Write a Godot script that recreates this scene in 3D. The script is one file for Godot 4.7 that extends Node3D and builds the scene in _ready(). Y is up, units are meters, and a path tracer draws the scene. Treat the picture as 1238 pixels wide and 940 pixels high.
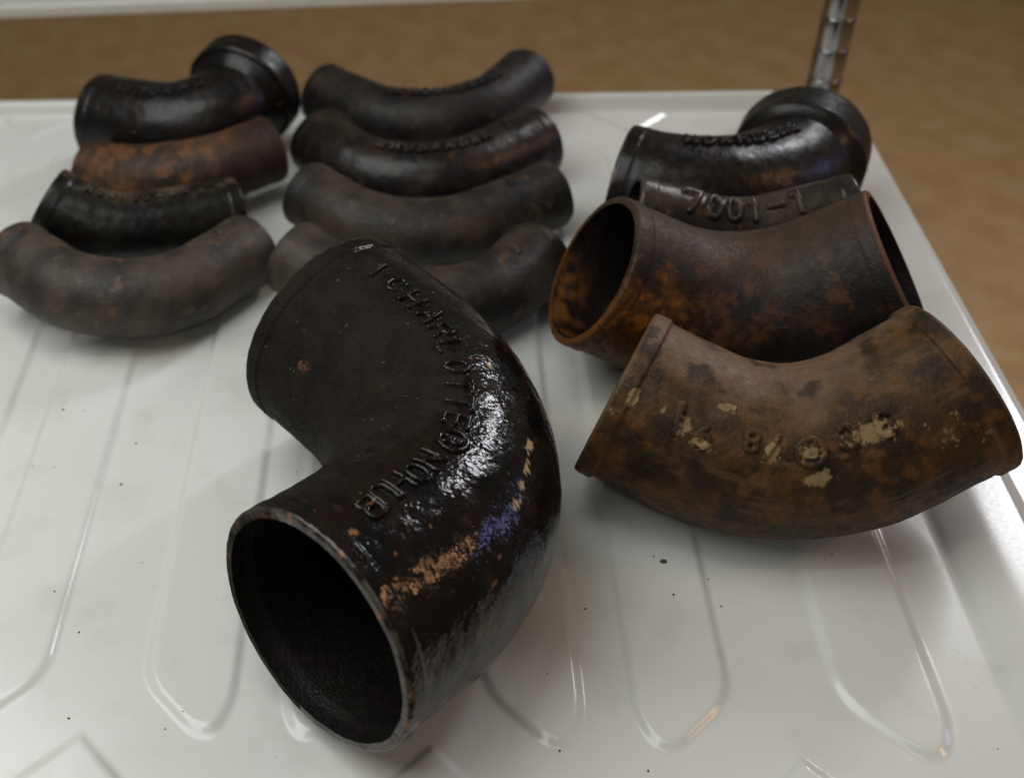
extends Node3D

# Lengths of the layout are in camera heights above the shelf (HM metres); sizes of small detail are in millimetres.
const HM := 0.48
const TOP := 0.82
const STROKES := {
	"A": [[0, 0, .5, 1.4, 1, 0], [.2, .5, .8, .5]], "B": [[0, 0, 0, 1.4, .7, 1.4, .9, 1.2, .9, .9, .7, .72, 0, .72], [.7, .72, 1, .5, 1, .2, .75, 0, 0, 0]],
	"C": [[.95, 1.15, .75, 1.38, .3, 1.38, .05, 1.05, .05, .35, .3, .02, .75, .02, .95, .25]], "E": [[.9, 1.4, 0, 1.4, 0, 0, .9, 0], [0, .72, .75, .72]],
	"H": [[0, 0, 0, 1.4], [1, 0, 1, 1.4], [0, .7, 1, .7]], "L": [[0, 1.4, 0, 0, .85, 0]], "N": [[0, 0, 0, 1.4, 1, 0, 1, 1.4]],
	"O": [[.5, 1.4, .15, 1.2, 0, .7, .15, .2, .5, 0, .85, .2, 1, .7, .85, 1.2, .5, 1.4]], "R": [[0, 0, 0, 1.4, .75, 1.4, .95, 1.2, .95, .9, .75, .7, 0, .7], [.5, .7, 1, 0]],
	"T": [[0, 1.4, 1, 1.4], [.5, 1.4, .5, 0]], "U": [[0, 1.4, 0, .3, .25, 0, .75, 0, 1, .3, 1, 1.4]], "1": [[.2, 1.15, .5, 1.4, .5, 0]], "I": [[.5, 0, .5, 1.4]],
	"3": [[.05, 1.2, .35, 1.4, .8, 1.3, .85, .95, .45, .75, .9, .5, .85, .15, .4, 0, .05, .2]], "7": [[0, 1.4, 1, 1.4, .35, 0]], "/": [[.1, -.1, .9, 1.5]], "-": [[.1, .7, .9, .7]],
	"8": [[.5, .75, .15, .95, .2, 1.3, .5, 1.4, .8, 1.3, .85, .95, .5, .75, .05, .5, .1, .1, .5, 0, .9, .1, .95, .5, .5, .75]],
	"2": [[.05, 1.1, .25, 1.4, .75, 1.4, .95, 1.1, .8, .75, 0, 0, 1, 0]], "0": [[.5, 1.4, .1, 1.1, .1, .3, .5, 0, .9, .3, .9, 1.1, .5, 1.4]],
	"@": [[.5, 1.4, .1, 1.25, -.15, .7, .1, .15, .5, 0, .9, .15, 1.15, .7, .9, 1.25, .5, 1.4], [.3, .35, .3, 1.05, .6, 1.05, .68, .9, .6, .72, .3, .72], [.5, .72, .7, .35]],
	"=": [[0, .7, 2.2, .7]], "%": [[0, .2, .1, 1.1, .5, 1.3, .9, 1.0], [.4, .5, .9, .2]],
}

var used := {}
var glyphs := {}
var mats := {}
var noise_patch := FastNoiseLite.new()
var noise_fine := FastNoiseLite.new()
var noise_speck := FastNoiseLite.new()
var noise_lump := FastNoiseLite.new()


func arc(cx: float, cy: float, rx: float, ry: float, from: float, to: float) -> Array:
	var out := []
	for k in 19:
		var a := deg_to_rad(lerpf(from, to, k / 18.0))
		out.append_array([cx + rx * cos(a), cy + ry * sin(a)])
	return out


func make_glyphs() -> void:
	glyphs = STROKES.duplicate(true)
	glyphs["O"] = [arc(.5, .7, .47, .7, 0, 360)]
	glyphs["0"] = [arc(.5, .7, .42, .7, 0, 360)]
	glyphs["C"] = [arc(.55, .7, .5, .7, 48, 312)]
	glyphs["8"] = [arc(.5, 1.06, .34, .33, 0, 360), arc(.5, .36, .42, .37, 0, 360)]
	glyphs["9"] = [arc(.5, .95, .42, .42, 0, 360), [.92, .95, .86, .45, .6, 0]]
	glyphs["3"] = [arc(.42, 1.04, .38, .36, 150, -90), arc(.42, .34, .44, .35, 90, -150)]
	glyphs["U"] = [[0, 1.4, 0, .45], arc(.5, .45, .5, .45, 180, 360), [1, .45, 1, 1.4]]
	glyphs["@"] = [arc(.5, .7, .78, .78, 0, 360), [.28, .3, .28, 1.1, .55, 1.1], arc(.52, .9, .2, .2, 90, -90), [.52, .7, .28, .7], [.48, .7, .74, .3]]
	glyphs["R"] = [[0, 0, 0, 1.4, .6, 1.4], arc(.6, 1.04, .36, .36, 90, -90), [.6, .68, 0, .68], [.5, .68, 1, 0]]
	glyphs["B"] = [[0, 0, 0, 1.4, .55, 1.4], arc(.55, 1.06, .34, .34, 90, -90), [.55, .72, 0, .72], [.55, .72, .6, .72], arc(.6, .36, .38, .36, 90, -90), [.6, 0, 0, 0]]


func numbered(called: String) -> String:
	var n: int = used.get(called, 0)
	used[called] = n + 1
	return called if n == 0 else "%s_%03d" % [called, n]


func thing(called: String, label: String, category: String, at: Vector3, group := "") -> Node3D:
	var o := Node3D.new()
	o.name = numbered(called)
	o.position = at
	add_child(o)
	o.set_meta("label", label)
	o.set_meta("category", category)
	if group:
		o.set_meta("group", group)
	return o


func part(called: String, mesh: Mesh, mat: Material, parent: Node) -> MeshInstance3D:
	var o := MeshInstance3D.new()
	o.name = called
	o.mesh = mesh
	o.set_surface_override_material(0, mat)
	parent.add_child(o, true)
	return o


func area(called: String, az: float, el: float, dist: float, size: Vector2, color: Color, energy: float, aim: Vector3) -> void:
	var l := AreaLight3D.new()
	l.name = called
	var a := deg_to_rad(az)
	var e := deg_to_rad(el)
	l.position = aim + dist * Vector3(sin(a) * cos(e), sin(e), -cos(a) * cos(e))
	add_child(l)
	l.look_at(aim)
	l.area_size = size
	l.area_normalize_energy = true
	l.light_color = color
	l.light_energy = energy
	l.shadow_enabled = true
	l.area_range = 12.0


# ---- textures and materials

func noise_tex(seed_value: int, freq: float, octaves: int, size: int, normal: float = 0.0, kind := FastNoiseLite.TYPE_SIMPLEX_SMOOTH, ramp: Gradient = null) -> NoiseTexture2D:
	var n := FastNoiseLite.new()
	n.seed = seed_value
	n.noise_type = kind
	n.frequency = freq
	n.fractal_octaves = octaves
	n.fractal_type = FastNoiseLite.FRACTAL_FBM if octaves > 1 else FastNoiseLite.FRACTAL_NONE
	var t := NoiseTexture2D.new()
	t.width = size
	t.height = size
	t.seamless = true
	t.noise = n
	if normal > 0.0:
		t.as_normal_map = true
		t.bump_strength = normal
	if ramp:
		t.color_ramp = ramp
	return t


func ramp(a: float, b: float, lo := 0.0, hi := 1.0) -> Gradient:
	var g := Gradient.new()
	g.offsets = PackedFloat32Array([lo, hi])
	g.colors = PackedColorArray([Color(a, a, a), Color(b, b, b)])
	return g


func iron(rough: Texture2D, bump: Texture2D, scale: float, bump_scale: float, spec: float, clear := 0.0) -> StandardMaterial3D:
	var m := StandardMaterial3D.new()
	m.vertex_color_use_as_albedo = true
	m.albedo_color = Color.WHITE
	m.roughness = 1.0
	m.roughness_texture = rough
	m.roughness_texture_channel = BaseMaterial3D.TEXTURE_CHANNEL_GREEN
	m.metallic_specular = spec
	m.normal_enabled = true
	m.normal_texture = bump
	m.normal_scale = bump_scale
	m.uv1_triplanar = true
	m.uv1_scale = Vector3.ONE * scale
	if clear > 0.0:
		m.clearcoat_enabled = true
		m.clearcoat = clear
		m.clearcoat_roughness = 0.12
	return m


func make_materials() -> void:
	noise_patch.seed = 11
	noise_patch.frequency = 0.028
	noise_patch.fractal_octaves = 4
	noise_fine.seed = 5
	noise_fine.frequency = 0.16
	noise_fine.fractal_octaves = 3
	noise_speck.seed = 8
	noise_speck.frequency = 0.33
	noise_speck.fractal_octaves = 2
	noise_lump.seed = 21
	noise_lump.frequency = 0.045
	noise_lump.fractal_octaves = 3
	var pebbles := noise_tex(3, 0.085, 3, 512, 6.0)
	var grain := noise_tex(4, 0.13, 4, 512, 6.0)
	var pits := noise_tex(6, 0.07, 4, 512, 6.0)
	mats.gloss = iron(noise_tex(31, 0.02, 4, 512, 0.0, FastNoiseLite.TYPE_SIMPLEX_SMOOTH, ramp(.10, .26, .2, .9)), pebbles, 8.0, 0.18, 0.42)
	mats.satin = iron(noise_tex(32, 0.03, 4, 512, 0.0, FastNoiseLite.TYPE_SIMPLEX_SMOOTH, ramp(.22, .45)), pebbles, 10.0, 0.13, 0.42)
	mats.matte = iron(noise_tex(33, 0.04, 4, 512, 0.0, FastNoiseLite.TYPE_SIMPLEX_SMOOTH, ramp(.34, .66)), grain, 10.0, 0.35, 0.40)
	mats.dusty = iron(noise_tex(35, 0.06, 4, 512, 0.0, FastNoiseLite.TYPE_SIMPLEX_SMOOTH, ramp(.5, .9)), grain, 10.0, 0.5, 0.22)
	mats.rusty = iron(noise_tex(34, 0.03, 5, 512, 0.0, FastNoiseLite.TYPE_SIMPLEX_SMOOTH, ramp(.36, .75)), pits, 11.0, 0.35, 0.36)
	var e := StandardMaterial3D.new()
	e.albedo_color = Color(0.66, 0.66, 0.63).linear_to_srgb()
	e.roughness = 1.0
	e.roughness_texture = noise_tex(42, 0.05, 5, 512, 0.0, FastNoiseLite.TYPE_SIMPLEX_SMOOTH, ramp(.15, .23))
	e.roughness_texture_channel = BaseMaterial3D.TEXTURE_CHANNEL_GREEN
	e.normal_enabled = true
	e.normal_texture = noise_tex(43, 0.03, 3, 512, 2.0)
	e.normal_scale = 0.025
	e.uv1_triplanar = true
	e.uv1_scale = Vector3.ONE * 14.0
	var stain := Gradient.new()
	stain.offsets = PackedFloat32Array([0.0, .58, .95])
	stain.colors = PackedColorArray([Color(.42, .33, .22, 0.0), Color(.42, .33, .22, 0.0), Color(.42, .33, .22, .10)])
	e.detail_enabled = true
	e.detail_blend_mode = BaseMaterial3D.BLEND_MODE_MIX
	e.detail_uv_layer = BaseMaterial3D.DETAIL_UV_2
	e.detail_albedo = noise_tex(44, 0.011, 6, 1024, 0.0, FastNoiseLite.TYPE_SIMPLEX_SMOOTH, stain)
	e.uv2_triplanar = true
	e.uv2_scale = Vector3.ONE * 1.9
	mats.enamel = e
	var c := StandardMaterial3D.new()
	c.albedo_color = Color(0.36, 0.36, 0.36).linear_to_srgb()
	c.metallic = 1.0
	c.roughness = 0.2
	mats.chrome = c
	var f := StandardMaterial3D.new()
	var g := Gradient.new()
	g.offsets = PackedFloat32Array([.15, .45, .62, .85])
	g.colors = PackedColorArray([Color(.60, .37, .18).linear_to_srgb(), Color(.66, .42, .21).linear_to_srgb(), Color(.68, .44, .225).linear_to_srgb(), Color(.70, .48, .27).linear_to_srgb()])
	f.albedo_texture = noise_tex(51, 0.012, 6, 1024, 0.0, FastNoiseLite.TYPE_SIMPLEX_SMOOTH, g)
	f.roughness = 0.75
	f.uv1_triplanar = true
	f.uv1_scale = Vector3.ONE * 0.9
	mats.floor = f
	var s := StandardMaterial3D.new()
	s.albedo_color = Color(.035, .025, .018).linear_to_srgb()
	s.roughness = 0.9
	mats.speck = s


# ---- grids of points made into meshes with smooth normals

func grid_mesh(pos: PackedVector3Array, nu: int, nv: int, wrap: bool, colors: PackedColorArray, outward: Callable, keep := PackedByteArray(), dusty := PackedByteArray(), dusty_mat: Material = null) -> ArrayMesh:
	var nor := PackedVector3Array()
	nor.resize(pos.size())
	for i in nu:
		var i0 := maxi(i - 1, 0)
		var i1 := mini(i + 1, nu - 1)
		for j in nv:
			var j0 := (j + nv - 1) % nv if wrap else maxi(j - 1, 0)
			var j1 := (j + 1) % nv if wrap else mini(j + 1, nv - 1)
			var n := (pos[i1 * nv + j] - pos[i0 * nv + j]).cross(pos[i * nv + j1] - pos[i * nv + j0])
			nor[i * nv + j] = n.normalized()
	var mid := (nu / 2) * nv
	var flip: bool = nor[mid].dot(outward.call(pos[mid], mid)) < 0.0
	if flip:
		for k in nor.size():
			nor[k] = -nor[k]
	var idx := PackedInt32Array()
	var idx2 := PackedInt32Array()
	var last := nv if wrap else nv - 1
	for i in nu - 1:
		for j in last:
			var a := i * nv + j
			var b := i * nv + (j + 1) % nv
			var c := a + nv
			var d := b + nv
			if keep.size() and not (keep[a] or keep[b] or keep[c] or keep[d]):
				continue
			var six := PackedInt32Array([a, c, b, b, c, d]) if flip else PackedInt32Array([a, b, c, b, d, c])
			if dusty.size() and dusty[a]:
				idx2.append_array(six)
			else:
				idx.append_array(six)
	var arr := []
	arr.resize(Mesh.ARRAY_MAX)
	arr[Mesh.ARRAY_VERTEX] = pos
	arr[Mesh.ARRAY_NORMAL] = nor
	if colors.size():
		arr[Mesh.ARRAY_COLOR] = colors
	arr[Mesh.ARRAY_INDEX] = idx
	var m := ArrayMesh.new()
	m.add_surface_from_arrays(Mesh.PRIMITIVE_TRIANGLES, arr)
	if idx2.size():
		arr[Mesh.ARRAY_INDEX] = idx2
		m.add_surface_from_arrays(Mesh.PRIMITIVE_TRIANGLES, arr)
		m.surface_set_material(1, dusty_mat)
	return m


# ---- a pipe elbow: an arc with a straight stub at each end

class Elbow:
	var rb: float       # bend radius, metres
	var r: float        # outer radius
	var al: float       # half the bend angle
	var s1: float
	var s2: float
	var turn: Basis
	var lift := 0.0
	var wall := 0.0042
	var bead := 0.0012
	var lump := 0.0007
	var seed_shift := Vector3.ZERO
	var lumps: FastNoiseLite

	func l0() -> float:
		return -rb * al - s1

	func l1() -> float:
		return rb * al + s2

	func frame(l: float) -> Array:   # centre, tangent, outward, all turned
		var h := rb * al
		var phi := clampf(l / rb, -al, al)
		var c := Vector3(rb * sin(phi), 0, -(rb - rb * cos(phi)))
		var t := Vector3(cos(phi), 0, -sin(phi))
		c += t * (l - clampf(l, -h, h))
		var w := Vector3(sin(phi), 0, cos(phi))
		return [turn * c + Vector3(0, lift, 0), turn * t, turn * w]

	func seat(extra_r: float, extra_l: float, raised: float) -> void:
		lift = 0.0
		var low := 1e9
		for k in 81:
			var f := frame(lerpf(l0(), l1(), k / 80.0))
			low = minf(low, f[0].y - r * sqrt(maxf(0.0, 1.0 - f[1].y * f[1].y)))
		if extra_r > 0.0:
			for l in [l1(), l1() - extra_l]:
				var f := frame(l)
				low = minf(low, f[0].y - extra_r * sqrt(maxf(0.0, 1.0 - f[1].y * f[1].y)))
		lift = -low + raised

	func radius(l: float, dirn: Vector3, c: Vector3) -> float:
		var e := minf(l - l0(), l1() - l)
		var b := bead * (smoothstep(0.0105, 0.0085, e)) * (0.75 + 0.25 * smoothstep(0.0, 0.003, e))
		var p := (c + dirn * r) * 1000.0 + seed_shift
		return r + b + lump * lumps.get_noise_3dv(p)

	func at(l: float, th: float) -> Vector3:
		var f := frame(l)
		var up := turn.y
		var dirn: Vector3 = up * cos(th) + f[2] * sin(th)
		return f[0] + dirn * radius(l, dirn, f[0])


func elbow(p: Dictionary) -> Node3D:
	var e := Elbow.new()
	e.lumps = noise_lump
	e.rb = p.R * HM
	e.r = p.r * HM
	e.al = p.al
	e.s1 = p.s1 * HM
	e.s2 = p.s2 * HM
	e.wall = p.get("wall", 0.0042)
	e.bead = p.get("bead", 0.0005)
	e.lump = p.get("lump", 0.00045)
	e.seed_shift = Vector3(p.x, p.y, p.r) * 900.0
	e.turn = Basis(Vector3.UP, p.yaw) * Basis(Vector3.RIGHT, p.get("tx", 0.0)) * Basis(Vector3.FORWARD, p.get("ty", 0.0))
	var hub: float = p.get("hub", 0.0) * HM
	var hub_l: float = p.get("hub_l", 0.0) * HM
	e.seat(hub, hub_l, p.get("raised", 0.0) * HM)
	var root := thing(p.name, p.label, "pipe elbow", Vector3(p.x * HM, TOP + 0.0004, -p.y * HM), p.group)
	var tint: Callable = p.tint
	var rng := RandomNumberGenerator.new()
	rng.seed = 4
	var mat: Material = mats[p.mat]
	# outer wall with its rounded rims
	var nl: int = p.nl
	var nt: int = p.nt
	var rows := []      # [l, inset from the outer radius]
	var w := e.wall
	for q in [[0.0, w], [0.0, w * .75], [0.0, w * .5], [0.0, w * .28], [0.0004, w * .1], [0.0012, 0.0]]:
		rows.append([e.l0() + q[0], q[1]])
	for k in nl:
		rows.append([lerpf(e.l0() + 0.002, e.l1() - 0.002, k / (nl - 1.0)), 0.0])
	for q in [[0.0012, 0.0], [0.0004, w * .1], [0.0, w * .28], [0.0, w * .5], [0.0, w * .75], [0.0, w]]:
		rows.append([e.l1() - q[0], q[1]])
	var pos := PackedVector3Array()
	var col := PackedColorArray()
	var dusty := PackedByteArray()
	for row in rows:
		var l: float = row[0]
		var f := e.frame(l)
		var up := e.turn.y
		var c: Vector3 = f[0]
		var out: Vector3 = f[2]
		for j in nt:
			var th := TAU * j / nt
			var dirn := up * cos(th) + out * sin(th)
			var rad: float = e.radius(l, dirn, c) - row[1]
			if row[1] > 0.0:
				rad += 0.0003 * noise_fine.get_noise_3dv((c + dirn * rad) * 900.0 + e.seed_shift)
			var q: Vector3 = c + dirn * rad
			pos.append(q)
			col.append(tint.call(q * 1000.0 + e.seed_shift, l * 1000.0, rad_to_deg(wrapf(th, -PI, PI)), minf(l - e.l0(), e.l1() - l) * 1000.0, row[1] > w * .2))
			if p.has("dust"):
				dusty.append(1 if p.dust.call(q * 1000.0 + e.seed_shift, l * 1000.0, rad_to_deg(wrapf(th, -PI, PI))) > rng.randf() else 0)
	part("pipe_wall", grid_mesh(pos, rows.size(), nt, true, col, func(q: Vector3, _k: int) -> Vector3: return q - e.frame(0.0)[0], PackedByteArray(), dusty, mats.get(p.get("dust_mat", ""), null)), mat, root)
	# the bore
	pos = PackedVector3Array()
	col = PackedColorArray()
	var nb := 90
	var nbt := 80
	for k in nb:
		var l := lerpf(e.l0() + 0.00005, e.l1() - 0.00005, k / (nb - 1.0))
		var f := e.frame(l)
		for j in nbt:
			var th := TAU * j / nbt
			var dirn: Vector3 = e.turn.y * cos(th) + f[2] * sin(th)
			var q: Vector3 = f[0] + dirn * (e.radius(l, dirn, f[0]) - w - 0.0001)
			pos.append(q)
			col.append(p.bore.call(q * 1000.0 + e.seed_shift, l * 1000.0, rad_to_deg(wrapf(th, -PI, PI))))
	part("bore", grid_mesh(pos, nb, nbt, true, col, func(q: Vector3, _k: int) -> Vector3: return e.frame(0.0)[0] - q), mats[p.get("bore_mat", "rusty")], root)
	if hub > 0.0:
		hub_collar(e, hub, hub_l, tint, mat, root)
	for s in p.get("marks", []):
		marks(e, s, tint, mat, root)
	return root


func hub_collar(e: Elbow, hub: float, hub_l: float, tint: Callable, mat: Material, root: Node3D) -> void:
	var prof := []   # [l from the end, radius]
	prof.append([hub_l + 0.010, e.r - 0.001])
	prof.append([hub_l + 0.006, e.r + 0.001])
	prof.append([hub_l + 0.003, e.r + 0.004])
	for k in 6:
		prof.append([hub_l + 0.001, lerpf(e.r + 0.006, hub - 0.002, k / 5.0)])
	prof.append([hub_l + 0.0003, hub - 0.0007])
	prof.append([hub_l - 0.0015, hub])
	for k in 8:
		prof.append([lerpf(hub_l - 0.002, 0.0015, k / 7.0), hub])
	prof.append([0.0003, hub - 0.0007])
	prof.append([0.0, hub - 0.002])
	prof.append([0.0, hub - 0.006])
	prof.append([0.0006, hub - 0.0068])
	for k in 6:
		prof.append([lerpf(0.002, hub_l, k / 5.0), hub - 0.007])
	prof.append([hub_l + 0.0005, hub - 0.009])
	prof.append([hub_l + 0.0005, e.r - 0.002])
	var nt := 160
	var pos := PackedVector3Array()
	var col := PackedColorArray()
	for q in prof:
		var f := e.frame(e.l1() - q[0])
		for j in nt:
			var th := TAU * j / nt
			var dirn: Vector3 = e.turn.y * cos(th) + f[2] * sin(th)
			var v: Vector3 = f[0] + dirn * (q[1] + 0.0005 * noise_lump.get_noise_3dv((f[0] + dirn * q[1]) * 1000.0))
			pos.append(v)
			col.append(tint.call(v * 1000.0 + e.seed_shift, 0.0, 0.0, 20.0, false))
	part("hub_collar", grid_mesh(pos, prof.size(), nt, true, col, func(v: Vector3, _k: int) -> Vector3: return (v - e.frame(e.l1() - hub_l)[0])), mat, root)


# raised lettering: every character is a swelling of the pipe wall along its strokes
func marks(e: Elbow, s: Dictionary, tint: Callable, mat: Material, root: Node3D) -> void:
	var text: String = s.text
	var size: float = s.size / 1000.0          # width of a letter
	var thick: float = s.get("thick", 1.0) / 1000.0
	var high: float = s.get("high", 0.9) / 1000.0
	var way: float = s.get("way", 1.0)          # reading along +l or -l
	var tall: float = s.get("tall", 1.0)
	for k in text.length():
		var ch := text[k]
		if not glyphs.has(ch):
			continue
		var l_mid: float = (s.at[k][0] if s.has("at") else s.start + way * s.pitch * k) / 1000.0
		var th_mid: float = deg_to_rad(s.at[k][1] if s.has("at") else s.get("deg", 0.0))
		var lean: float = deg_to_rad(s.get("lean", 0.0)) + (deg_to_rad(s.at[k][2]) if s.has("at") and s.at[k].size() > 2 else 0.0)
		var segs := []
		for line in glyphs[ch]:
			for i in range(0, line.size() - 2, 2):
				segs.append([Vector2(line[i] - .5, (line[i + 1] - .7) * tall) * size, Vector2(line[i + 2] - .5, (line[i + 3] - .7) * tall) * size])
		var reach := thick * 2.4
		var lo := Vector2(1, 1)
		var hi := Vector2(-1, -1)
		for g in segs:
			for q in g:
				lo = lo.min(q)
				hi = hi.max(q)
		lo -= Vector2.ONE * reach
		hi += Vector2.ONE * reach
		var step := maxf(thick * 0.28, 0.00025)
		var nu := int((hi.x - lo.x) / step) + 2
		var nv := int((hi.y - lo.y) / step) + 2
		var pos := PackedVector3Array()
		var col := PackedColorArray()
		var keep := PackedByteArray()
		var centre := e.at(l_mid, th_mid)
		for i in nu:
			for j in nv:
				var q := lo + Vector2(i, j) * step
				var d := 1.0
				for g in segs:
					d = minf(d, Geometry2D.get_closest_point_to_segment(q, g[0], g[1]).distance_to(q))
				var t := q.rotated(lean) * way
				var l := l_mid + t.x
				var th := th_mid - t.y / e.r
				var p := e.at(l, th)
				d += 0.00035 * noise_fine.get_noise_3dv(p * 1400.0 + e.seed_shift)
				var f := e.frame(l)
				var dirn: Vector3 = e.turn.y * cos(th) + f[2] * sin(th)
				var h := sqrt(maxf(0.0, 1.0 - pow(maxf(0.0, d - thick * .12) / (thick * 1.15), 2.0)))
				keep.append(1 if h > 0.02 else 0)
				pos.append(p + dirn * (h * (high + 0.0003) - 0.00025))
				col.append(tint.call(p * 1000.0 + e.seed_shift, l * 1000.0, rad_to_deg(wrapf(th, -PI, PI)), 20.0, h > 0.8 and s.get("worn", false)))
		part(s.get("called", "raised_letter"), grid_mesh(pos, nu, nv, false, col, func(v: Vector3, _k: int) -> Vector3: return v - e.frame(l_mid)[0], keep), mat, root)


# ---- what the iron is coated with: black paint, dust, rust, bare worn rims

func lin(r: float, g: float, b: float) -> Color:
	return Color(r, g, b)


func n01(n: FastNoiseLite, p: Vector3) -> float:
	return 0.5 + 0.5 * n.get_noise_3dv(p)


func coat(p: Vector3, base: Color, second: Color, share: float, rust: Color, rust_share: float) -> Color:
	var c := base.lerp(second, smoothstep(1.0 - share - .18, 1.0 - share + .18, n01(noise_patch, p)))
	c = c.lerp(rust, 0.85 * smoothstep(1.0 - rust_share - .07, 1.0 - rust_share + .09, n01(noise_patch, p * 1.9 + Vector3(500, 90, 7)) * .7 + n01(noise_fine, p) * .3))
	var g := 0.8 + 0.4 * n01(noise_fine, p * 1.7)
	return Color(c.r * g, c.g * g, c.b * g)


func blob(l: float, th: float, l0: float, t0: float, rl: float, rt: float) -> float:
	return 1.0 - sqrt(pow((l - l0) / rl, 2.0) + pow((th - t0) / rt, 2.0))


func paint_black(p: Vector3, l: float, th: float, e: float, bare: bool) -> Color:
	var c := coat(p, lin(.006, .005, .0045), lin(.011, .008, .007), .45, lin(.03, .018, .012), .3)
	c = c.lerp(lin(.30, .12, .05), smoothstep(.86, .90, n01(noise_speck, p)) * smoothstep(.45, .62, n01(noise_patch, p + Vector3(40, 0, 0))))
	if bare or e < 1.6:
		c = c.lerp(lin(.085, .07, .06), .8 * smoothstep(.3, .55, n01(noise_fine, p * .7)))
		c = c.lerp(lin(.22, .10, .045), smoothstep(.66, .74, n01(noise_fine, p * .5 + Vector3(9, 9, 9))))
	return c


func paint_large(p: Vector3, l: float, th: float, e: float, bare: bool) -> Color:
	var c := paint_black(p, l, th, e, bare)
	# chipped pale streaks beside the lettering, and dull brown dust on the arm at the back
	var ragged := (n01(noise_fine, p * 1.5) - .5) * 1.5 + (n01(noise_speck, p * 1.4) - .5) * 1.2
	for b in [[-14.0, 37.0, 7.0, 4.0], [-24.0, 38.0, 6.0, 3.5], [-33.0, 38.0, 5.0, 3.5], [-41.0, 40.0, 5.0, 3.5], [20.0, 18.0, 4.0, 3.0]]:
		c = c.lerp(lin(.42, .30, .17), smoothstep(.30, .42, blob(l, th, b[0], b[1], b[2], b[3]) + ragged * .8 - .25))
	for b in [[87.0, -65.0, 6.0, 6.0], [60.0, -52.0, 2.5, 2.5], [-88.0, -3.0, 4.5, 2.5], [-105.0, 4.0, 4.0, 3.0], [-66.0, 55.0, 2.4, 2.0], [-74.0, 60.0, 1.8, 1.8], [-60.0, 48.0, 1.6, 1.5], [-97.0, 20.0, 2.0, 1.8]]:
		c = c.lerp(lin(.20, .085, .036), smoothstep(.28, .45, blob(l, th, b[0], b[1], b[2], b[3]) + ragged * .7 - .22))
	var dust := dust_large(p, l, th)
	c = c.lerp(lin(.019, .015, .012), dust * clampf(.1 + 1.3 * n01(noise_patch, p * 2.0) * (.4 + n01(noise_speck, p * 1.1)), 0.0, 1.0))
	return c.lerp(lin(.12, .115, .10), dust * .8 * smoothstep(.85, .90, n01(noise_speck, p * 1.3 + Vector3(3, 33, 13))))


func dust_large(p: Vector3, l: float, th: float) -> float:
	var ragged := 34.0 * (n01(noise_fine, p * .45) - .5) + 14.0 * (n01(noise_speck, p) - .5)
	var edge := lerpf(-30.0, 3.0, smoothstep(-60.0, 0.0, l))
	return smoothstep(edge + 4.0, edge - 4.0, th + ragged)


func paint_grey(p: Vector3, l: float, th: float, e: float, bare: bool) -> Color:
	var c := coat(p, lin(.018, .015, .013), lin(.050, .036, .027), .5, lin(.105, .057, .031), .33)
	if bare or e < 1.2:
		c = c.lerp(lin(.08, .065, .055), .6)
	return c


func paint_grey_pale(p: Vector3, l: float, th: float, e: float, bare: bool) -> Color:
	var c := coat(p, lin(.026, .022, .019), lin(.058, .044, .034), .52, lin(.110, .062, .034), .35)
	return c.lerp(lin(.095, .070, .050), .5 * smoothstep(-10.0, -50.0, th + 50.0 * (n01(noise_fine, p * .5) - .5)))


func paint_grey_dark(p: Vector3, l: float, th: float, e: float, bare: bool) -> Color:
	return coat(p, lin(.010, .008, .008), lin(.028, .020, .016), .45, lin(.070, .037, .020), .31)


func paint_rust(p: Vector3, l: float, th: float, e: float, bare: bool) -> Color:
	var c := coat(p, lin(.026, .017, .013), lin(.066, .036, .021), .55, lin(.135, .055, .022), .48)
	return c.lerp(lin(.022, .014, .011), .85 * smoothstep(34.0, 62.0, l + .35 * th + 30.0 * (n01(noise_patch, p * 1.5) - .5)))


func paint_olive(p: Vector3, l: float, th: float, e: float, bare: bool) -> Color:
	var c := coat(p, lin(.006, .0055, .005), lin(.011, .010, .008), .5, lin(.05, .03, .018), .25)
	var top := smoothstep(-18.0, -40.0, th + 26.0 * (n01(noise_fine, p * .5) - .5)) * smoothstep(.30, .62, n01(noise_patch, p * 1.6))
	return c.lerp(lin(.105, .080, .048), top * .6)


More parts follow.
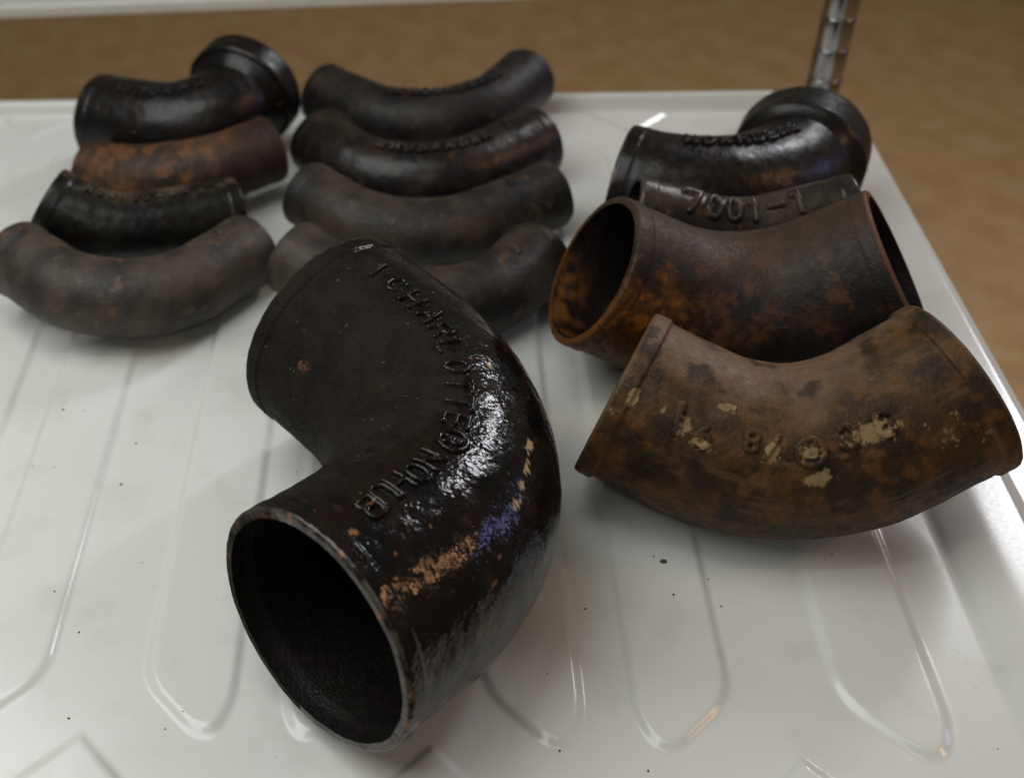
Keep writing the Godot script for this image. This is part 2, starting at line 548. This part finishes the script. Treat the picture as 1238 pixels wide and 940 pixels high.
func paint_brown(p: Vector3, l: float, th: float, e: float, bare: bool) -> Color:
	var fine := n01(noise_fine, p * 1.3) - .5
	var grain := n01(noise_speck, p * 1.2) - .5
	var c := coat(p, lin(.018, .010, .005), lin(.056, .029, .011), .58, lin(.105, .046, .013), .46)
	var ragged := (n01(noise_fine, p * 1.0) - .5) * 1.7 + (n01(noise_patch, p * 2.6) - .5) * 1.1 + grain * 1.0
	# thin scratches and runs along the pipe
	c = c.lerp(lin(.110, .066, .032), .5 * smoothstep(.62, .74, n01(noise_fine, Vector3(l * .18, th * .9, 3.0))))
	# a dry pinkish film on the inner side of the bend
	c = c.lerp(lin(.155, .094, .060), (.78 + fine * .4) * smoothstep(-8.0, -42.0, th + 40.0 * (n01(noise_patch, p * 1.7) - .5) + 14.0 * fine + maxf(0.0, l - 10.0) * .7))
	# dark stains
	c = c.lerp(lin(.015, .010, .007), .8 * smoothstep(.50, .68, n01(noise_patch, p * 1.25 + Vector3(77, 3, 19)) + .14 * fine))
	# pale lime left round the lettering, thinner flecks at the right end
	for b in [[31.0, -2.0, 16.0, 10.0], [7.0, 18.0, 9.0, 7.0], [-12.0, 3.0, 7.0, 8.0], [-52.0, 4.0, 6.0, 10.0], [-42.0, 9.0, 7.0, 6.0], [-79.0, 2.0, 4.0, 9.0], [-64.0, 1.0, 2.5, 3.0], [-38.0, -18.0, 8.0, 4.0], [4.0, 2.0, 6.0, 7.0]]:
		c = c.lerp(lin(.30, .205, .100), smoothstep(.30, .50, blob(l, th, b[0], b[1], b[2], b[3]) + ragged * .6) * (.75 + .5 * fine))
	for b in [[61.0, 16.0, 16.0, 20.0], [70.0, 28.0, 10.0, 14.0], [-84.0, 25.0, 6.0, 20.0]]:
		c = c.lerp(lin(.22, .155, .085), smoothstep(.70, .86, minf(.45, blob(l, th, b[0], b[1], b[2], b[3])) + ragged * .75))
	if bare or e < 1.4:
		c = c.lerp(lin(.12, .062, .03), .6)
	return c


func paint_orange(p: Vector3, l: float, th: float, e: float, bare: bool) -> Color:
	var fine := n01(noise_fine, p * 1.2) - .5
	var c := coat(p, lin(.014, .011, .010), lin(.030, .019, .014), .45, lin(.078, .034, .016), .42)
	c = c.lerp(lin(.070, .045, .030), .6 * smoothstep(-48.0, -90.0, th + 36.0 * (n01(noise_patch, p * 1.6) - .5) + 16.0 * fine))
	var near_end := smoothstep(74.0, 8.0, e + 30.0 * (n01(noise_patch, p * 1.8) - .5)) if l < 0.0 else 0.0
	var r := near_end * smoothstep(-62.0, -20.0, th + 44.0 * (n01(noise_patch, p * 1.9 + Vector3(5, 50, 5)) - .5) + 20.0 * fine)
	c = c.lerp(lin(.125, .044, .011), r * clampf(.75 + fine, 0.0, 1.0))
	c = c.lerp(lin(.30, .105, .015), r * smoothstep(1.0, 5.0, e) * smoothstep(.50, .72, n01(noise_patch, p * 3.1) + .35 * fine) * .85)
	if e < 1.6 and l > 0.0:
		c = c.lerp(lin(.15, .065, .035), .8)
	return c


func bore_black(p: Vector3, _l: float, _th: float) -> Color:
	return coat(p, lin(.005, .005, .004), lin(.009, .007, .006), .5, lin(.02, .011, .007), .2)


func bore_rusty(p: Vector3, l: float, th: float) -> Color:
	var c := coat(p, lin(.008, .006, .005), lin(.012, .008, .006), .5, lin(.022, .011, .006), .3)
	var low := smoothstep(52.0, 20.0, absf(th - 104.0) + 40.0 * (n01(noise_patch, p * 2.0) - .5)) * smoothstep(-64.0, -80.0, l + 16.0 * (n01(noise_patch, p * 2.3) - .5))
	return c.lerp(lin(.17, .062, .014), low * .9 * smoothstep(.34, .62, n01(noise_patch, p * 3.0) + .3 * (n01(noise_fine, p) - .5)))


# ---- the pressed shelf

const EDGE_R := 0.703
const EDGE_L := -1.345
const EDGE_B := 1.897
const EDGE_F := 0.525
const CUT := 0.125
const PERIOD := 0.3285
const MID := 1.225


func edge_x(y: float, right: bool) -> float:
	var c := maxf(0.0, CUT - minf(EDGE_B - y, y - EDGE_F))
	return EDGE_R - c if right else EDGE_L + c


func wall_step(d: float, w: float) -> float:
	var t := clampf(d / w * .5 + .5, 0.0, 1.0)
	return t * t * (3.0 - 2.0 * t)


func soft_min(a: float, b: float, k: float) -> float:
	var h := clampf(.5 + .5 * (b - a) / k, 0.0, 1.0)
	return lerpf(b, a, h) - k * h * (1.0 - h)


func shelf_height(x: float, y: float) -> float:   # camera heights
	var h := -0.0054
	# pairs of raised ribs with pointed ends, mirrored about the triangles between the pairs
	var u := fposmod(x - 0.017 + PERIOD * .5, PERIOD) - PERIOD * .5
	var a := absf(u)
	var v := absf(y - MID)
	var across := minf(a - 0.050, 0.1395 - a)
	var ends := soft_min((a - 0.052) * .72 + (0.503 - v) * .72, (0.1375 - a) * .80 + (0.541 - v) * .6, 0.030)
	var inside := soft_min(across, ends, 0.022)
	if x > 0.017 - PERIOD * 3.5 and x < 0.017 + PERIOD * 1.49:
		h += 0.0054 * wall_step(inside, 0.0052)
	var tri := soft_min((v - 0.566) * .72 - a * .72, 0.634 - v, 0.012)
	if x < 0.46 and x > -1.12:
		h += 0.0054 * wall_step(tri, 0.0052)
	# round the edge: a rounded ridge that falls again to a flat flange
	var ex := minf(EDGE_R - x, x - EDGE_L)
	var ey := minf(EDGE_B - y, y - EDGE_F)
	var rim := minf(minf(edge_x(y, true) - x, x - edge_x(y, false)), ey)
	var t := 1.0 - clampf((0.158 - ex) / 0.062, 0.0, 1.0)
	var side := 0.0150 * (1.0 - t * t * t) * smoothstep(0.162, 0.150, ex) - 0.0085 * smoothstep(0.071, 0.055, ex)
	h += maxf(side, 0.021 * smoothstep(0.028, 0.019, ey) - 0.007 * exp(-pow((ey - 0.037) / 0.008, 2.0)))
	return h - 0.003 * smoothstep(0.010, 0.0, rim)


func build_shelf() -> void:
	var root := thing("pressed_shelf", "white enamelled pressed steel shelf with raised ribs, the pipe elbows standing on it", "shelf", Vector3(0, TOP, 0))
	var nx := 640
	var ny := 430
	var pos := PackedVector3Array()
	for j in ny:
		var y := lerpf(EDGE_F, EDGE_B, j / (ny - 1.0))
		var xl := edge_x(y, false)
		var xr := edge_x(y, true)
		for i in nx:
			var x := lerpf(xl, xr, i / (nx - 1.0))
			pos.append(Vector3(x, shelf_height(x, y), -y) * HM)
	part("shelf_panel", grid_mesh(pos, ny, nx, false, PackedColorArray(), func(_q: Vector3, _k: int) -> Vector3: return Vector3.UP), mats.enamel, root)
	# folded-down skirt round the rim
	pos = PackedVector3Array()
	var outline := [Vector2(EDGE_L + CUT, EDGE_F), Vector2(EDGE_R - CUT, EDGE_F), Vector2(EDGE_R, EDGE_F + CUT), Vector2(EDGE_R, EDGE_B - CUT), Vector2(EDGE_R - CUT, EDGE_B), Vector2(EDGE_L + CUT, EDGE_B), Vector2(EDGE_L, EDGE_B - CUT), Vector2(EDGE_L, EDGE_F + CUT)]
	var loop := []
	for k in 8:
		for s in 24:
			loop.append((outline[k] as Vector2).lerp(outline[(k + 1) % 8], s / 24.0))
	var drops := [[0.0, 0.0], [0.0012, -0.0015], [0.0016, -0.004], [0.0016, -0.026], [0.0006, -0.028], [-0.0006, -0.026]]
	var centre := Vector2((EDGE_L + EDGE_R) * .5, (EDGE_B + EDGE_F) * .5)
	for q in drops:
		for v in loop:
			var away: Vector2 = (v - centre) * Vector2(1, 1)
			away = Vector2(signf(away.x) if absf(v.x - centre.x) > .5 * (EDGE_R - EDGE_L) - CUT - .001 else 0.0, signf(away.y) if absf(v.y - centre.y) > .5 * (EDGE_B - EDGE_F) - CUT - .001 else 0.0).normalized()
			pos.append(Vector3(v.x * HM + away.x * q[0], shelf_height(v.x, v.y) * HM + q[1], -v.y * HM - away.y * q[0]))
	part("folded_skirt", grid_mesh(pos, drops.size(), loop.size(), true, PackedColorArray(), func(q: Vector3, _k: int) -> Vector3: return q - Vector3(centre.x * HM, q.y, -centre.y * HM)), mats.enamel, root)


func lathe(profile: Array, n: int) -> ArrayMesh:    # [y, radius]
	var pos := PackedVector3Array()
	for q in profile:
		for j in n:
			var a := TAU * j / n
			pos.append(Vector3(cos(a) * q[1], q[0], sin(a) * q[1]))
	return grid_mesh(pos, profile.size(), n, true, PackedColorArray(), func(v: Vector3, _k: int) -> Vector3: return Vector3(v.x, 0, v.z))


func build_post() -> void:
	var root := thing("shelf_post", "chromed round steel post with ring grooves behind the shelf's far right corner", "post", Vector3(0.662 * HM, 0, -1.900 * HM))
	var prof := []
	var y := 0.0
	var r := 0.0127
	while y < 1.9:
		prof.append_array([[y + .0004, r], [y + .0127, r], [y + .0236, r], [y + .0240, r - .0014], [y + .0250, r - .0014]])
		y += 0.0254
	part("pole", lathe(prof, 48), mats.chrome, root)


func build_far_shelf() -> void:
	var root := thing("far_shelf", "edge of a second white shelf across the gap behind the elbows", "shelf", Vector3(-0.84 * HM, TOP, -2.325 * HM))
	root.rotation.y = 0.040
	var st := SurfaceTool.new()
	st.begin(Mesh.PRIMITIVE_TRIANGLES)
	var prof := [[-0.0005, -0.0125], [0.0, -0.0118], [0.0, -0.004], [-0.0012, -0.0012], [-0.004, 0.0], [-0.011, 0.0], [-0.013, -0.0015], [-0.0145, -0.0035], [-0.30, -0.0035]]
	var pos := PackedVector3Array()
	for q in prof:
		for x in [-0.9, -0.3, 0.3, 1.1]:
			pos.append(Vector3(x, q[1], q[0]))
	part("shelf_panel", grid_mesh(pos, prof.size(), 4, false, PackedColorArray(), func(_q: Vector3, _k: int) -> Vector3: return Vector3(0, 1, 1)), mats.enamel, root)


func build_floor() -> void:
	var m := PlaneMesh.new()
	m.size = Vector2(14, 14)
	var o := MeshInstance3D.new()
	o.name = "floor"
	o.mesh = m
	o.material_override = mats.floor
	o.position = Vector3(0, 0, -2.5)
	o.set_meta("kind", "structure")
	o.set_meta("label", "tan brown concrete floor seen past the shelf")
	add_child(o)


func build_specks() -> void:
	var rng := RandomNumberGenerator.new()
	rng.seed = 77
	var sm := SphereMesh.new()
	sm.radius = 0.5
	sm.height = 1.0
	sm.radial_segments = 8
	sm.rings = 4
	var mm := MultiMesh.new()
	mm.transform_format = MultiMesh.TRANSFORM_3D
	mm.mesh = sm
	mm.instance_count = 320
	for i in 320:
		var x := rng.randf_range(-.6, .55)
		var y := rng.randf_range(.6, 1.3)
		var s := 0.00022 + 0.00095 * pow(rng.randf(), 6.0)
		var b := Basis(Vector3.UP, rng.randf() * TAU) * Basis.from_scale(Vector3(s * rng.randf_range(.8, 1.6), s * .6, s))
		mm.set_instance_transform(i, Transform3D(b, Vector3(x * HM, TOP + shelf_height(x, y) * HM + s * .2, -y * HM)))
	var o := MultiMeshInstance3D.new()
	o.name = "dirt_specks"
	o.multimesh = mm
	o.material_override = mats.speck
	o.set_meta("kind", "stuff")
	o.set_meta("label", "dark specks of dirt scattered over the white shelf")
	o.set_meta("category", "dirt")
	add_child(o)
	var c := thing("rust_crumb", "small brown crumb of rust on the shelf in front of the mottled brown elbow", "crumb", Vector3(0.2575 * HM, TOP, -0.885 * HM))
	var pos := PackedVector3Array()
	var nu := 9
	for i in nu:
		for j in 12:
			var a := PI * i / (nu - 1.0)
			var b := TAU * j / 12
			var d := Vector3(sin(a) * cos(b) * 1.5, cos(a) * .8, sin(a) * sin(b))
			pos.append(d * 0.0011 * (1.0 + .5 * noise_fine.get_noise_3dv(d * 6.0)) + Vector3(0, .0008, 0))
	var m := StandardMaterial3D.new()
	m.albedo_color = Color(.10, .055, .02).linear_to_srgb()
	m.roughness = .9
	part("crumb", grid_mesh(pos, nu, 12, true, PackedColorArray(), func(q: Vector3, _k: int) -> Vector3: return q - Vector3(0, .0008, 0)), m, c)


func _ready() -> void:
	# camera: a shifted lens, because the photograph is a crop from a wider frame
	var cam := Camera3D.new()
	cam.name = "camera"
	add_child(cam)
	var att := CameraAttributesPhysical.new()
	att.frustum_focal_length = 28.0
	att.frustum_near = 0.05
	att.frustum_far = 60.0
	att.frustum_focus_distance = 0.575
	att.exposure_aperture = 4.5
	cam.attributes = att
	cam.projection = Camera3D.PROJECTION_FRUSTUM
	cam.near = 0.05
	cam.far = 60.0
	cam.size = 2.0 * 470.0 / 1500.0 * 0.05
	cam.frustum_offset = Vector2((619.0 - 363.705) / 1500.0, (415.914 - 470.0) / 1500.0) * 0.05
	cam.position = Vector3(0, TOP + HM, 0)
	var pitch := 0.6742407
	var look := Basis(Vector3.UP, 0.1174635) * Basis(Vector3.RIGHT, -pitch) * Basis(Vector3.FORWARD, 0.0686872)
	cam.basis = look
	cam.current = true

	var env := Environment.new()
	env.background_mode = Environment.BG_COLOR
	env.background_color = Color(.108, .092, .070).linear_to_srgb()
	env.background_energy_multiplier = 1.0
	env.tonemap_mode = Environment.TONE_MAPPER_LINEAR
	env.tonemap_exposure = 1.0
	env.sdfgi_enabled = true
	env.ssao_enabled = true
	env.ssil_enabled = true
	var we := WorldEnvironment.new()
	we.name = "surroundings"
	we.environment = env
	add_child(we)

	var aim := Vector3(0.03 * HM, TOP + 0.1, -0.9 * HM)
	area("overhead_light", -60, 78, 0.80, Vector2(.8, .7), Color(.975, 1.0, .99), .66, Vector3(-0.66 * HM, TOP, -0.60 * HM))
	area("ceiling_tube_light", 178, 80, 1.3, Vector2(.55, .08), Color(1.0, .97, .92), .11, aim)
	area("door_light", 42, 31, 2.2, Vector2(.28, .58), Color(.97, .98, 1.0), 1.25, aim)
	area("blue_window_light", 76, 12, 2.2, Vector2(.34, .34), Color(.70, .70, 1.0), .17, aim)
	area("warm_lamp_light", 92, 31, 2.0, Vector2(.20, .30), Color(1.0, .74, .54), .28, aim)
	area("ceiling_light", 172, 42, 1.7, Vector2(.34, .22), Color(.97, .99, 1.0), .16, aim)

	make_materials()
	make_glyphs()
	build_floor()
	build_shelf()
	build_far_shelf()
	build_post()
	build_elbows()
	build_specks()


func build_elbows() -> void:
	var left := "cast iron elbows in the left row"
	var middle := "cast iron elbows in the middle row"
	var right := "cast iron elbows in the right row"
	var letters := []
	var word := [[96, 1, 10], [82, 1], [68.5, 0], [54, 1], [42.5, 1], [30, 0], [16, 0], [3, 0], [-8.5, 0], [-21, 0], [-34, 2], [-50, -2], [-60.5, -2], [-71, -4], [-81, -4], [-90.5, -2]]
	letters.append_array(word)
	elbow({"name": "large_pipe_elbow", "label": "largest elbow, glossy black with raised lettering, its open end facing front left", "group": "", "x": .0258, "y": .8849, "yaw": 1.5667, "R": .2151, "r": .1170, "al": .7610, "s1": .0799, "s2": .0964, "tx": .1398,
		"nl": 420, "nt": 300, "mat": "gloss", "tint": paint_large, "dust": dust_large, "dust_mat": "dusty", "bead": .0010, "bore": bore_black, "wall": .0046, "lump": .0006,
		"marks": [{"text": "1CHARLOTTE@NOHUB", "at": letters, "size": 7.8, "way": -1.0, "thick": 1.15, "high": 1.9}]})
	elbow({"name": "pipe_elbow", "label": "wide brown elbow mottled with pale lime patches, nearest on the right", "group": right, "x": .3805, "y": .9565, "yaw": .0306, "R": .1993, "r": .0905, "al": .5036, "s1": .0837, "s2": .0819, "tx": .7896, "ty": -.1549,
		"nl": 320, "nt": 240, "mat": "rusty", "tint": paint_brown, "bore": bore_rusty, "bead": .0016,
		"marks": [{"text": "I", "at": [[-56, 1, 14]], "size": 9.5, "thick": 2.0, "high": 1.8}, {"text": "98/", "at": [[-42.5, 5], [-22, -2], [-13, 0]], "size": 6.6, "way": -1.0, "thick": 1.4, "high": 1.7}, {"text": "@C3", "at": [[4, 2], [21, -4], [37.5, -5]], "size": 7.6, "way": -1.0, "thick": 1.5, "high": 1.8}, {"text": "-", "at": [[-37, -20, -14]], "size": 8.5, "thick": 1.3, "high": .9, "called": "raised_bar"}]})
	elbow({"name": "pipe_elbow", "label": "rusty elbow with orange rust at its open left mouth, behind the mottled brown one", "group": right, "x": .3729, "y": 1.1976, "yaw": -.3062, "R": .1980, "r": .0914, "al": .5356, "s1": .0763, "s2": .0795, "tx": 1.7327, "ty": .2702,
		"nl": 300, "nt": 220, "mat": "rusty", "tint": paint_orange, "bore": bore_rusty})
	elbow({"name": "pipe_elbow", "label": "thin grey elbow with coarse raised numbers, wedged between the rusty and the collared black elbow", "group": right, "x": .3902, "y": 1.3164, "yaw": -.0893, "R": .1844, "r": .0342, "al": .2515, "s1": .0835, "s2": .0987, "tx": 1.2536, "ty": .1266, "raised": .0974,
		"nl": 200, "nt": 130, "mat": "satin", "tint": paint_grey, "bore": bore_black, "wall": .0035,
		"marks": [{"text": "7001-1", "start": -32, "pitch": 13.5, "deg": -47, "size": 9.5, "thick": 1.7, "high": 2.8}]})
	elbow({"name": "hub_elbow", "label": "black elbow with a wide round collar at its right end, beside the steel post", "group": "black elbows with a round collar", "x": .4293, "y": 1.4382, "yaw": .4055, "R": .1769, "r": .0765, "al": .7912, "s1": .0261, "s2": .0491, "tx": -.0103, "ty": .0822, "hub": .0895, "hub_l": .0640,
		"nl": 240, "nt": 160, "mat": "satin", "tint": paint_black, "bore": bore_black,
		"marks": [{"text": "NO%HUB%8", "start": -42, "pitch": 10.5, "deg": 0, "size": 5.5, "thick": 1.3, "high": 2.8}]})
	elbow({"name": "hub_elbow", "label": "black elbow with a wide round collar at the far left corner of the shelf", "group": "black elbows with a round collar", "x": -.3274, "y": 1.6768, "yaw": .3823, "R": .0942, "r": .0692, "al": .7979, "s1": .1063, "s2": .0413, "tx": .0422, "ty": -.1547, "hub": .0899, "hub_l": .0369,
		"nl": 220, "nt": 160, "mat": "satin", "tint": paint_black, "bore": bore_black,
		"marks": [{"text": "I%NO%HU", "start": -56, "pitch": 10.0, "deg": 7, "size": 5.0, "thick": 1.2, "high": 2.6}]})
	elbow({"name": "pipe_elbow", "label": "reddish rusty elbow just in front of the far left collared one", "group": left, "x": -.3493, "y": 1.5530, "yaw": .0514, "R": .2113, "r": .0493, "al": .5524, "s1": .0276, "s2": .0337, "tx": -.0590, "ty": -.1060,
		"nl": 200, "nt": 140, "mat": "rusty", "tint": paint_rust, "bore": bore_rusty})
	elbow({"name": "pipe_elbow", "label": "shiny black elbow with yellowish dirt along its top, second in the left row", "group": left, "x": -.4265, "y": 1.4106, "yaw": -.1093, "R": .1673, "r": .0494, "al": .3654, "s1": .0263, "s2": .1291, "tx": .6374, "ty": .4048,
		"nl": 200, "nt": 140, "mat": "satin", "tint": paint_olive, "bore": bore_black,
		"marks": [{"text": "NO%HUB%8%", "start": -18, "pitch": 9.0, "deg": -36, "size": 4.0, "thick": 1.1, "high": 2.4}]})
	elbow({"name": "pipe_elbow", "label": "dull grey elbow at the front of the left row, by the photo's left edge", "group": left, "x": -.3685, "y": 1.2494, "yaw": .1448, "R": .1358, "r": .0507, "al": .8217, "s1": .0735, "s2": .0944, "tx": -.0179, "ty": .0938,
		"nl": 240, "nt": 150, "mat": "matte", "tint": paint_grey_pale, "bore": bore_black,
		"marks": [{"text": "=", "at": [[71, -3, 70]], "size": 3.6, "thick": 1.4, "high": 2.2, "called": "raised_bar"}]})
	elbow({"name": "pipe_elbow", "label": "dark elbow farthest back in the middle row, against the shelf's back rim", "group": middle, "x": .0332, "y": 1.7245, "yaw": .1161, "R": .1400, "r": .0498, "al": .8926, "s1": .0984, "s2": .0820, "tx": -.0140, "ty": -.0309,
		"nl": 220, "nt": 140, "mat": "matte", "tint": paint_grey_dark, "bore": bore_black,
		"marks": [{"text": "8%NO%HUB%NO", "start": -34, "pitch": 8.6, "deg": 2, "size": 4.4, "thick": 1.3, "high": 3.0}, {"text": "=", "at": [[69, 5, 70]], "size": 3.2, "thick": .9, "high": .9, "called": "raised_bar"}]})
	elbow({"name": "pipe_elbow", "label": "second elbow from the back in the middle row, purplish at its right end", "group": middle, "x": -.0187, "y": 1.5593, "yaw": -.1655, "R": .1450, "r": .0534, "al": .8800, "s1": .0482, "s2": .1088, "tx": -.0019, "ty": -.0019,
		"nl": 220, "nt": 140, "mat": "satin", "tint": paint_grey_dark, "bore": bore_black,
		"marks": [{"text": "%HUB%NO8%", "start": -14, "pitch": 9.0, "deg": 7, "size": 4.4, "thick": 1.3, "high": 3.0}, {"text": "=", "at": [[80, 6, 80]], "size": 3.6, "thick": 1.4, "high": 2.2, "called": "raised_bar"}]})
	elbow({"name": "pipe_elbow", "label": "brownish elbow third from the back in the middle row, behind the largest elbow", "group": middle, "x": -.0076, "y": 1.4284, "yaw": -.0800, "R": .1624, "r": .0473, "al": .6594, "s1": .0711, "s2": .1185, "tx": .0715, "ty": .0205,
		"nl": 220, "nt": 140, "mat": "matte", "tint": paint_grey, "bore": bore_black,
		"marks": [{"text": "=", "at": [[72, -3, 80]], "size": 3.6, "thick": 1.4, "high": 2.2, "called": "raised_bar"}]})
	elbow({"name": "pipe_elbow", "label": "dull elbow at the front of the middle row, half hidden by the largest elbow", "group": middle, "x": .0193, "y": 1.2469, "yaw": .1705, "R": .1707, "r": .0498, "al": .8601, "s1": .0544, "s2": .0468, "tx": .1152, "ty": .1137,
		"nl": 220, "nt": 140, "mat": "matte", "tint": paint_grey, "bore": bore_black,
		"marks": [{"text": "=", "at": [[60, -4, 75]], "size": 3.8, "thick": 1.4, "high": 2.2, "called": "raised_bar"}]})
